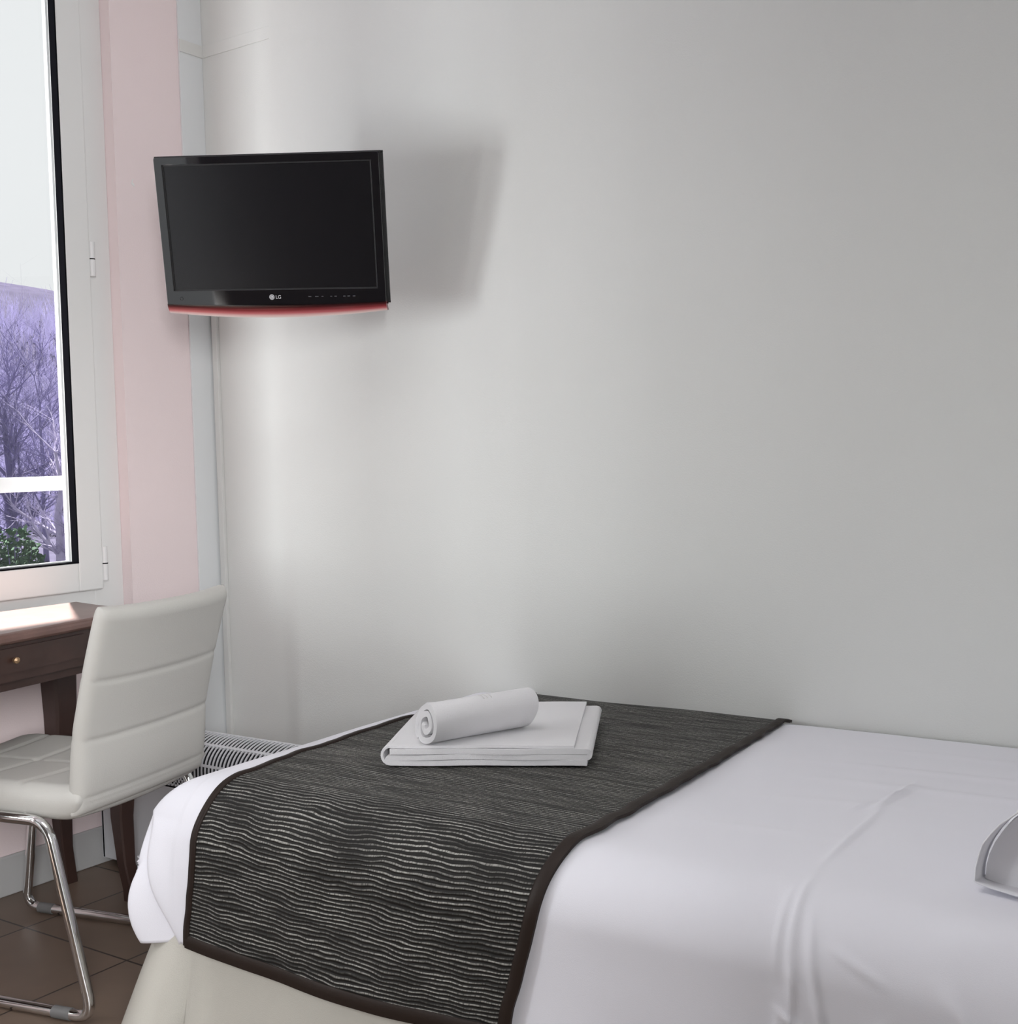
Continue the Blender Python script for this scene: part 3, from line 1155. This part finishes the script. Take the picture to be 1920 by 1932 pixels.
def duvet_wrinkle(x, q):
    p = V((x, -q, 0))
    w = .0060 * noise.noise(V((x * 1.6, q * 4.5, 1.3)))
    w += .0012 * noise.noise(V((x * 7, q * 13.0, 5.3)))
    # the pressed centre crease and the crumple beside the front edge
    for (a, b, ww, h) in (((2.66, -1.02), (3.0, -1.1), .02, .006),
        ((2.265, -.40), (2.245, -.62), .007, .0050), ((2.285, -.42), (2.20, -.66), .006, .0035), ((2.255, -.55), (2.27, -.95), .006, .0030),
        ((2.275, -.95), (2.285, -1.16), .007, .0036), ((2.262, -.98), (2.262, -1.13), .006, .0032), ((2.300, -1.03), (2.335, -1.24), .007, .0036),
        ((2.29, -1.10), (2.275, -1.25), .007, .0036), ((2.33, -1.08), (2.42, -1.12), .008, .0035), ((2.27, -1.15), (2.255, -1.33), .008, .0034),
        ((2.285, -1.34), (2.42, -1.16), .010, .0045), ((2.26, -1.18), (2.31, -1.21), .006, .004), ((2.28, -1.12), (2.34, -1.20), .006, .004),
        ((2.48, -1.10), (2.66, -1.30), .014, .0090), ((2.52, -1.14), (2.80, -1.16), .02, .0060), ((2.55, -1.22), (2.85, -1.36), .02, .006),
        ((2.45, -1.05), (2.75, -.98), .03, .004), ((1.95, -.36), (2.65, -.30), .018, .0025), ((2.05, -.46), (2.75, -.44), .02, .0028),
        ((1.95, -.62), (2.4, -.56), .02, .002), ((1.95, -.80), (2.30, -.78), .02, .002), ((1.95, -.20), (2.9, -.18), .02, .002)):
        w += 1.15 * crease(p, a, b, ww * .9, h)
    return w

def foot_profile(d):
    """distance d metres from the foot-face plane -> how far the cover has dropped (rounded edge)"""
    if d >= RT_:
        return 0.0
    return RT_ - math.sqrt(max(0, RT_ * RT_ - (RT_ - d) ** 2))

def duvet_fn(a, b):
    # a: along the bed from the foot hem over the foot edge to the head, b: across from the wall to the front hem
    LF = (BZ - RT_ - HEM) + PI / 2 * RT_
    s = a * (LF + (BX1 - BX0 - RT_))
    q = b * LTOT
    y, z, nn = over(q)
    if s >= LF:
        x = BX0 + RT_ + (s - LF)
        w = duvet_wrinkle(x, q)
        # side drape waves
        hd = max(0, q - (BYB - BYF - RT_))
        w += .010 * hd * noise.noise(V((x * 5, 0, 7))) * 2
        return V((x, y, z)) + nn * w
    # foot part: superellipse-like corner between the foot fold and the front fold
    if s >= LF - PI / 2 * RT_:
        al = (LF - s) / RT_
        dx, dz, nx, nz = RT_ - RT_ * math.sin(al), RT_ - RT_ * math.cos(al), math.sin(al), math.cos(al)
    else:
        dx, dz, nx, nz = 0.0, RT_ + (LF - PI / 2 * RT_ - s), 1.0, 0.0
    zf = BZ - dz
    x = BX0 + dx
    top_y = BYF + RT_
    yy, zz = y, z - dz
    if q > BYB - top_y:
        # corner: swing round; both folds share the drop
        dq = BZ - z                       # drop due to the front fold
        drop = (dz ** 2.6 + dq ** 2.6) ** (1 / 2.6)
        zz = BZ - min(drop, BZ - HEM)
        # horizontal rounding of the vertical corner edge
        rc = .055
        ex = max(0.0, rc - dx) / rc
        ey = max(0.0, rc - (y - BYF)) / rc
        k = (ex * ex + ey * ey) ** .5
        if k > 1:
            x = BX0 + rc - rc * ex / k
            yy = BYF + rc - rc * ey / k
    zz = max(zz, HEM)
    p = V((x, yy, zz))
    hang = max(0.0, (BZ - .10) - zz)
    w = .0030 * noise.noise(V((yy * 5, zz * 6, 2.7)))
    w += hang * .07 * noise.noise(V((yy * 9, zz * 1.5, 9.1)))
    nrm = V((-nx, 0, nz * .3)).normalized()
    return p + nrm * w
def corner_field(p):
    """the bunched-up corner: the cover flares out and folds below the mattress edge"""
    wx = math.exp(-(max(0, p.x - BX0 - .02) / .11) ** 2)
    wy = math.exp(-(max(0, p.y - BYF - .02) / .17) ** 2)
    w = wx * wy
    if w < .004:
        return p
    d = max(0.0, min(1.0, (BZ - .07 - p.z) / .23))
    c = (p.y - BYF) - (p.x - BX0)
    fl = V((-.30, -.95, 0)) * .040 * math.sin(PI * min(1, d * .76)) * w * wy
    f1 = .012 * math.sin(c * 40 + p.z * 10 + .6) + .005 * math.sin(c * 95 - p.z * 30)
    # one deep diagonal tuck running down to the front, and a softer one beside it
    t = c + .055 + (.30 - p.z) * .32
    f2 = -.034 * math.exp(-(t / .012) ** 2) + .016 * math.exp(-((t - .028) / .014) ** 2)
    t2 = c + .012 - (.30 - p.z) * .10
    f2 += -.016 * math.exp(-(t2 / .010) ** 2)
    low = max(0.0, 1 - (p.z - HEM) / .05)
    out = V((-.62, -.78, 0)) * (f1 + f2) * d * w
    return p + fl + out + V((0, 0, -.006 * low * w))
dv = bmesh.new()
surf(dv, lambda a, b: corner_field(duvet_fn(a, b)), 460, 250)
do_ = obj('bedspread', dv, M_sheet, None, True)
tag(do_, 'white cotton bedspread draped over the bed', 'bedspread')
md = do_.modifiers.new('thick', 'SOLIDIFY')
md.thickness = .006
md.offset = -1

# ------------------------------------------------------------------ bed runner
RL = [(0.0, 1.168), (.10, 1.166), (.18, 1.158), (.28, 1.135), (.38, 1.105), (.47, 1.086), (.85, 1.108), (.98, 1.122), (1.05, 1.118), (1.15, 1.105), (1.32, 1.080)]
RR = [(0.0, 1.862), (.10, 1.872), (.35, 1.892), (.70, 1.902), (.98, 1.905), (1.10, 1.885), (1.20, 1.855), (1.32, 1.818)]
RQ = LTOT - .006
def run_pt(u, q, lift=.0085):
    xl = sm(RL, q, .04) + .004 * noise.noise(V((q * 22, 1, 0)))
    xr = sm(RR, q, .04) + .004 * noise.noise(V((q * 20, 5, 0)))
    x = xl + (xr - xl) * u
    y, z, nn = over(q)
    hd = max(0, q - (BYB - BYF - RT_) - .05)
    w = lift + .0022 * noise.noise(V((x * 4, q * 16, 4))) + hd * .05 * (noise.noise(V((x * 6.5, q * 2, 11))) + .35)
    w += max(0, duvet_wrinkle(x, q)) * .6
    if hd > 0:
        # the low hem swings a little
        z += -.016 * math.sin(PI * u) * min(1, hd / .3)
    return V((x, y, z)) + nn * w, x
rb = bmesh.new()
uvl = rb.loops.layers.uv.new('UVMap')
NU, NQ = 90, 190
g = [[rb.verts.new(run_pt(i / NU, .004 + RQ * j / NQ)[0]) for j in range(NQ + 1)] for i in range(NU + 1)]
for i in range(NU):
    for j in range(NQ):
        f = rb.faces.new((g[i][j], g[i + 1][j], g[i + 1][j + 1], g[i][j + 1]))
        for lp, (a, b) in zip(f.loops, ((i, j), (i + 1, j), (i + 1, j + 1), (i, j + 1))):
            lp[uvl].uv = (.75 * a / NU, RQ * b / NQ)
ro = obj('bed_runner', rb, M_runner, None, True)
tag(ro, 'black ribbed bed runner with silvery wavy stripes laid across the bed', 'bed runner')
md = ro.modifiers.new('thick', 'SOLIDIFY')
md.thickness = .004
md.offset = -1
# satin border: a padded band folded round the edges
be = bmesh.new()
def band(path_fn, n, inner, th=.0045):
    A = []
    for k in range(n + 1):
        o_, i_ = path_fn(k / n)
        A.append((o_, i_))
    prev = None
    for k, (o_, i_) in enumerate(A):
        side = (i_ - o_).normalized()
        t = (A[min(n, k + 1)][0] - A[max(0, k - 1)][0]).normalized()
        nn = side.cross(t).normalized()
        c0 = nn if nn.dot(V((0, -.6, .8))) > 0 else -nn
        prof = [o_ - side * .004 - c0 * .003, o_ - side * .004 + c0 * .003, o_.lerp(i_, .25) + c0 * th, o_.lerp(i_, .75) + c0 * th, i_ + c0 * .0015, i_ - c0 * .002]
        vv = [be.verts.new(p) for p in prof]
        if prev:
            for q in range(6):
                be.faces.new((prev[q], prev[(q + 1) % 6], vv[(q + 1) % 6], vv[q]))
        else:
            be.faces.new(vv)
        prev = vv
    be.faces.new(prev)
BW = .026
q_at = lambda t: .004 + RQ * t
band(lambda t: (run_pt(0, q_at(t))[0], run_pt(BW * .55, q_at(t))[0]), 150, BW)
band(lambda t: (run_pt(1, q_at(t))[0], run_pt(1 - BW, q_at(t))[0]), 150, BW)
band(lambda t: (run_pt(t, q_at(1))[0], run_pt(t, q_at(1) - .021)[0]), 70, BW)
bo = obj('border', be, M_border, ro, True, 60)
bo['label'] = 'dark brown satin border'

# ------------------------------------------------------------------ towels
TZ = BZ + .016
def towel_frame(f0, d):
    d = V((d[0], d[1], 0)).normalized()
    return V((f0[0], f0[1], 0)), d, V((-d.y, d.x, 0))
TO, TD, TE = towel_frame((1.352, -.815), (.345, .180))
tw = thing('folded_towel', 'white bath towel folded flat on the dark bed runner', 'towel', (TO.x, TO.y, TZ))
t_off = V((TO.x, TO.y, TZ))
def fold_path(L, gap, th, turns):
    """side profile of a zig-zag fold: list of centre points (across, z)"""
    pts = []
    for k in range(turns):
        z = th / 2 + k * gap
        a, b = (0, L) if k % 2 == 0 else (L, 0)
        if k:
            # half round from last end
            c = pts[-1][0]
            sgn = 1 if c > L / 2 else -1
            for q in range(1, 6):
                an = -PI / 2 + PI * q / 6
                pts.append((c + sgn * gap / 2 * math.cos(an), z - gap / 2 + gap / 2 * math.sin(an)))
        n = 14
        for q in range(n + 1):
            pts.append((a + (b - a) * q / n, z))
    return pts
def towel_layer(bm, x0, x1, y0, y1, z0, th, turns, gap, flip, seedz):
    # fold runs along the width direction TD: the open/closed round edge is at the left
    L = x1 - x0
    prof = fold_path(L, gap, th, turns)
    if flip:
        prof = [(L - a, z) for a, z in prof]
    ny = 16
    rows = []
    for j in range(ny + 1):
        y = y0 + (y1 - y0) * j / ny
        row_t, row_b = [], []
        for i, (a, z) in enumerate(prof):
            pa, pb = prof[max(0, i - 1)], prof[min(len(prof) - 1, i + 1)]
            t = V((pb[0] - pa[0], 0, pb[1] - pa[1])).normalized()
            nn = V((-t.z, 0, t.x))
            wv = .0025 * noise.noise(V((a * 7 + seedz, y * 7, z * 30)))
            c = V((x0 + a, y + .003 * noise.noise(V((a * 9, seedz, z * 50))), z0 + z + wv))
            hw = th * .46
            for s_, row in ((1, row_t), (-1, row_b)):
                p = c + nn * hw * s_
                row.append(bm.verts.new(TD * p.x + TE * p.y + V((0, 0, p.z))))
        rows.append((row_t, row_b))
    n = len(prof)
    for j in range(ny):
        for w_ in (0, 1):
            for i in range(n - 1):
                bm.faces.new((rows[j][w_][i], rows[j][w_][i + 1], rows[j + 1][w_][i + 1], rows[j + 1][w_][i]))
        for i in (0, n - 1):
            bm.faces.new((rows[j][0][i], rows[j][1][i], rows[j + 1][1][i], rows[j + 1][0][i]))
    for j in (0, ny):
        for i in range(n - 1):
            bm.faces.new((rows[j][0][i], rows[j][0][i + 1], rows[j][1][i + 1], rows[j][1][i]))
bm = bmesh.new()
towel_layer(bm, .006, .392, .0, .405, .0, .0112, 3, .0112, True, 1.0)
obj('lower_fold', bm, M_towel, tw, True, 50)
bm = bmesh.new()
towel_layer(bm, .0, .368, .004, .425, .0338, .0055, 1, .006, False, 4.0)
# rolled-over left edge joining top flap to the stack
prev = None
for j in range(17):
    y = .004 + .40 * j / 16
    ring_ = []
    for k in range(9):
        an = PI / 2 + PI * k / 8
        for rr in (.0235,):
            ring_.append(V((.004 + rr * .75 * math.cos(an), y, .0190 + rr * .84 * math.sin(an))))
    inner = [V((p.x + .005 * (1 if True else 0), p.y, p.z + (.0190 - p.z) * .2)) for p in ring_]
    vo = [bm.verts.new(TD * p.x + TE * p.y + V((0, 0, max(p.z, .0005)))) for p in ring_]
    vi = [bm.verts.new(TD * p.x + TE * p.y + V((0, 0, max(p.z, .0005)))) for p in inner]
    if prev:
        for k in range(8):
            bm.faces.new((prev[0][k], prev[0][k + 1], vo[k + 1], vo[k]))
            bm.faces.new((prev[1][k], prev[1][k + 1], vi[k + 1], vi[k]))
    if j in (0, 16):
        for k in range(8):
            bm.faces.new((vo[k], vo[k + 1], vi[k + 1], vi[k]))
    prev = (vo, vi)
obj('top_fold', bm, M_towel, tw, True, 50)

# rolled towel
RZ0 = TZ + .0405
A0 = V((1.420, -.775, 0))
AD = V((.36, .933, 0)).normalized()
AE = V((AD.y, -AD.x, 0))
rt = thing('rolled_towel', 'white hand towel rolled up on top of the folded towel', 'towel', (A0.x, A0.y, RZ0))
bm = bmesh.new()
turns = 2.2
NT = 120
RO, LEN = .0385, .240
prof_o, prof_i = [], []
for k in range(NT + 1):
    t = k / NT
    r_ = .007 + (RO - .007) * min(1.0, t / .74)
    an = 2 * PI * turns * t - PI * 1.13
    for lst, rr in ((prof_o, r_ + .0062), (prof_i, r_ - .0066)):
        # slightly slumped oval
        lst.append((rr * math.cos(an) * .93 + .35 * 0, rr * math.sin(an) * 1.0))
zmin = min(p[1] for p in prof_o)
ny = 12
rows = []
for j in range(ny + 1):
    f = j / ny
    row = []
    for lst in (prof_o, prof_i):
        rr = []
        for k, (a, z) in enumerate(lst):
            sk_ = .012 * z / RO      # oval leans
            yy = LEN * f + (.006 * noise.noise(V((k * .07, f * 2, 1))) if j in (0, ny) else 0)
            wob = 1 + .02 * noise.noise(V((k * .05, f * 3, 4)))
            p = AD * yy + AE * ((a + sk_) * wob) + V((0, 0, max(z * wob - zmin, .0)))
            rr.append(bm.verts.new(p))
        row.append(rr)
    rows.append(row)
for j in range(ny):
    for w_ in (0, 1):
        for k in range(NT):
            bm.faces.new((rows[j][w_][k], rows[j][w_][k + 1], rows[j + 1][w_][k + 1], rows[j + 1][w_][k]))
    for k in (0, NT):
        bm.faces.new((rows[j][0][k], rows[j][1][k], rows[j + 1][1][k], rows[j + 1][0][k]))
for j in (0, ny):
    for k in range(NT):
        bm.faces.new((rows[j][0][k], rows[j][0][k + 1], rows[j][1][k + 1], rows[j][1][k]))
obj('roll', bm, M_towel, rt, True, 45)
bm = bmesh.new()
for dy in (.118, .126, .136):
    pts = []
    for k in range(9):
        an = PI * (.36 + .20 * k / 8)
        r_ = RO + .0064
        z = r_ * math.sin(an)
        pts.append(AD * (dy + .0) + AE * (r_ * math.cos(an) * .93 + .012 * z / RO) + V((0, 0, z - zmin)))
    tube(bm, pts, .0009, 6)
obj('woven_stripe', bm, M_towel_dk, rt, True)

# ------------------------------------------------------------------ pillow
PZ = BZ + .006
pl = thing('pillow', 'white pillow lying at the head end of the bed with its open hem showing', 'pillow', (2.72, -.60, PZ))
p_off = V((2.72, -.60, PZ))
PA, PHT, PY0, PLEN = .235, .158, -.925, .66
def pil_ring(y, sc=1.0, dz=0.0, dx=0.0, n=56):
    """closed lens profile in the x-z plane, flat underneath"""
    out = []
    for k in range(n):
        t = 2 * PI * k / n
        x = -math.cos(t)
        z = math.sin(t)
        z = z * PHT if z > 0 else z * .012
        z *= 1 + .05 * noise.noise(V((x * 2, y * 5, 1)))
        out.append(V((2.491 + PA + dx + x * PA * sc, y, PZ + .012 + (z if z < 0 else z * sc) + dz)) - p_off)
    return out
def loft(rings, bm, cap0=False, cap1=False):
    vr = [[bm.verts.new(p) for p in r] for r in rings]
    n = len(vr[0])
    for a, b in zip(vr, vr[1:]):
        for k in range(n):
            bm.faces.new((a[k], a[(k + 1) % n], b[(k + 1) % n], b[k]))
    if cap0:
        bm.faces.new(vr[0][::-1])
    if cap1:
        bm.faces.new(vr[-1])
pb = bmesh.new()
st = [(0.05, .0), (.25, -.004), (.55, -.003), (.80, .0), (.93, .003), (.985, .006)]
rings = [pil_ring(PY0 + .038 - .012 * k, k, .03 * (1 - k)) for k in (.02, .2, .4, .6, .8, .95)]
rings += [pil_ring(PY0 + .026 + PLEN * t, .985 + .03 * math.sin(PI * t)) for t in [i / 16 for i in range(17)]]
rings += [pil_ring(PY0 + .026 + PLEN + .05 * (1 - k * k) ** .5, k, .03 * (1 - k)) for k in (.95, .8, .6, .4, .2, .02)]
loft(rings, pb, True, True)
obj('pillowcase', pb, M_pillow, pl, True, 70)
fb = bmesh.new()
def flange(y, k):
    r = pil_ring(y, 1.0)
    for i, p in enumerate(r):
        g = .004 * k * (noise.noise(V((p.x * 30, p.z * 30, 3))) + .5)
        p.x -= .004 * k + g * .6
        p.z = max(p.z + g * .6, .002)
        p.y += .020 * k * noise.noise(V((p.x * 14, p.z * 14, 9)))
    return r
loft([flange(PY0 + .04, 0), flange(PY0 + .025, .3), flange(PY0 + .010, .6), flange(PY0 - .002, 1.0)], fb)
fo = obj('hem_flap', fb, M_pillow, pl, True, 70)
md = fo.modifiers.new('thick', 'SOLIDIFY')
md.thickness = .002
md.offset = 1
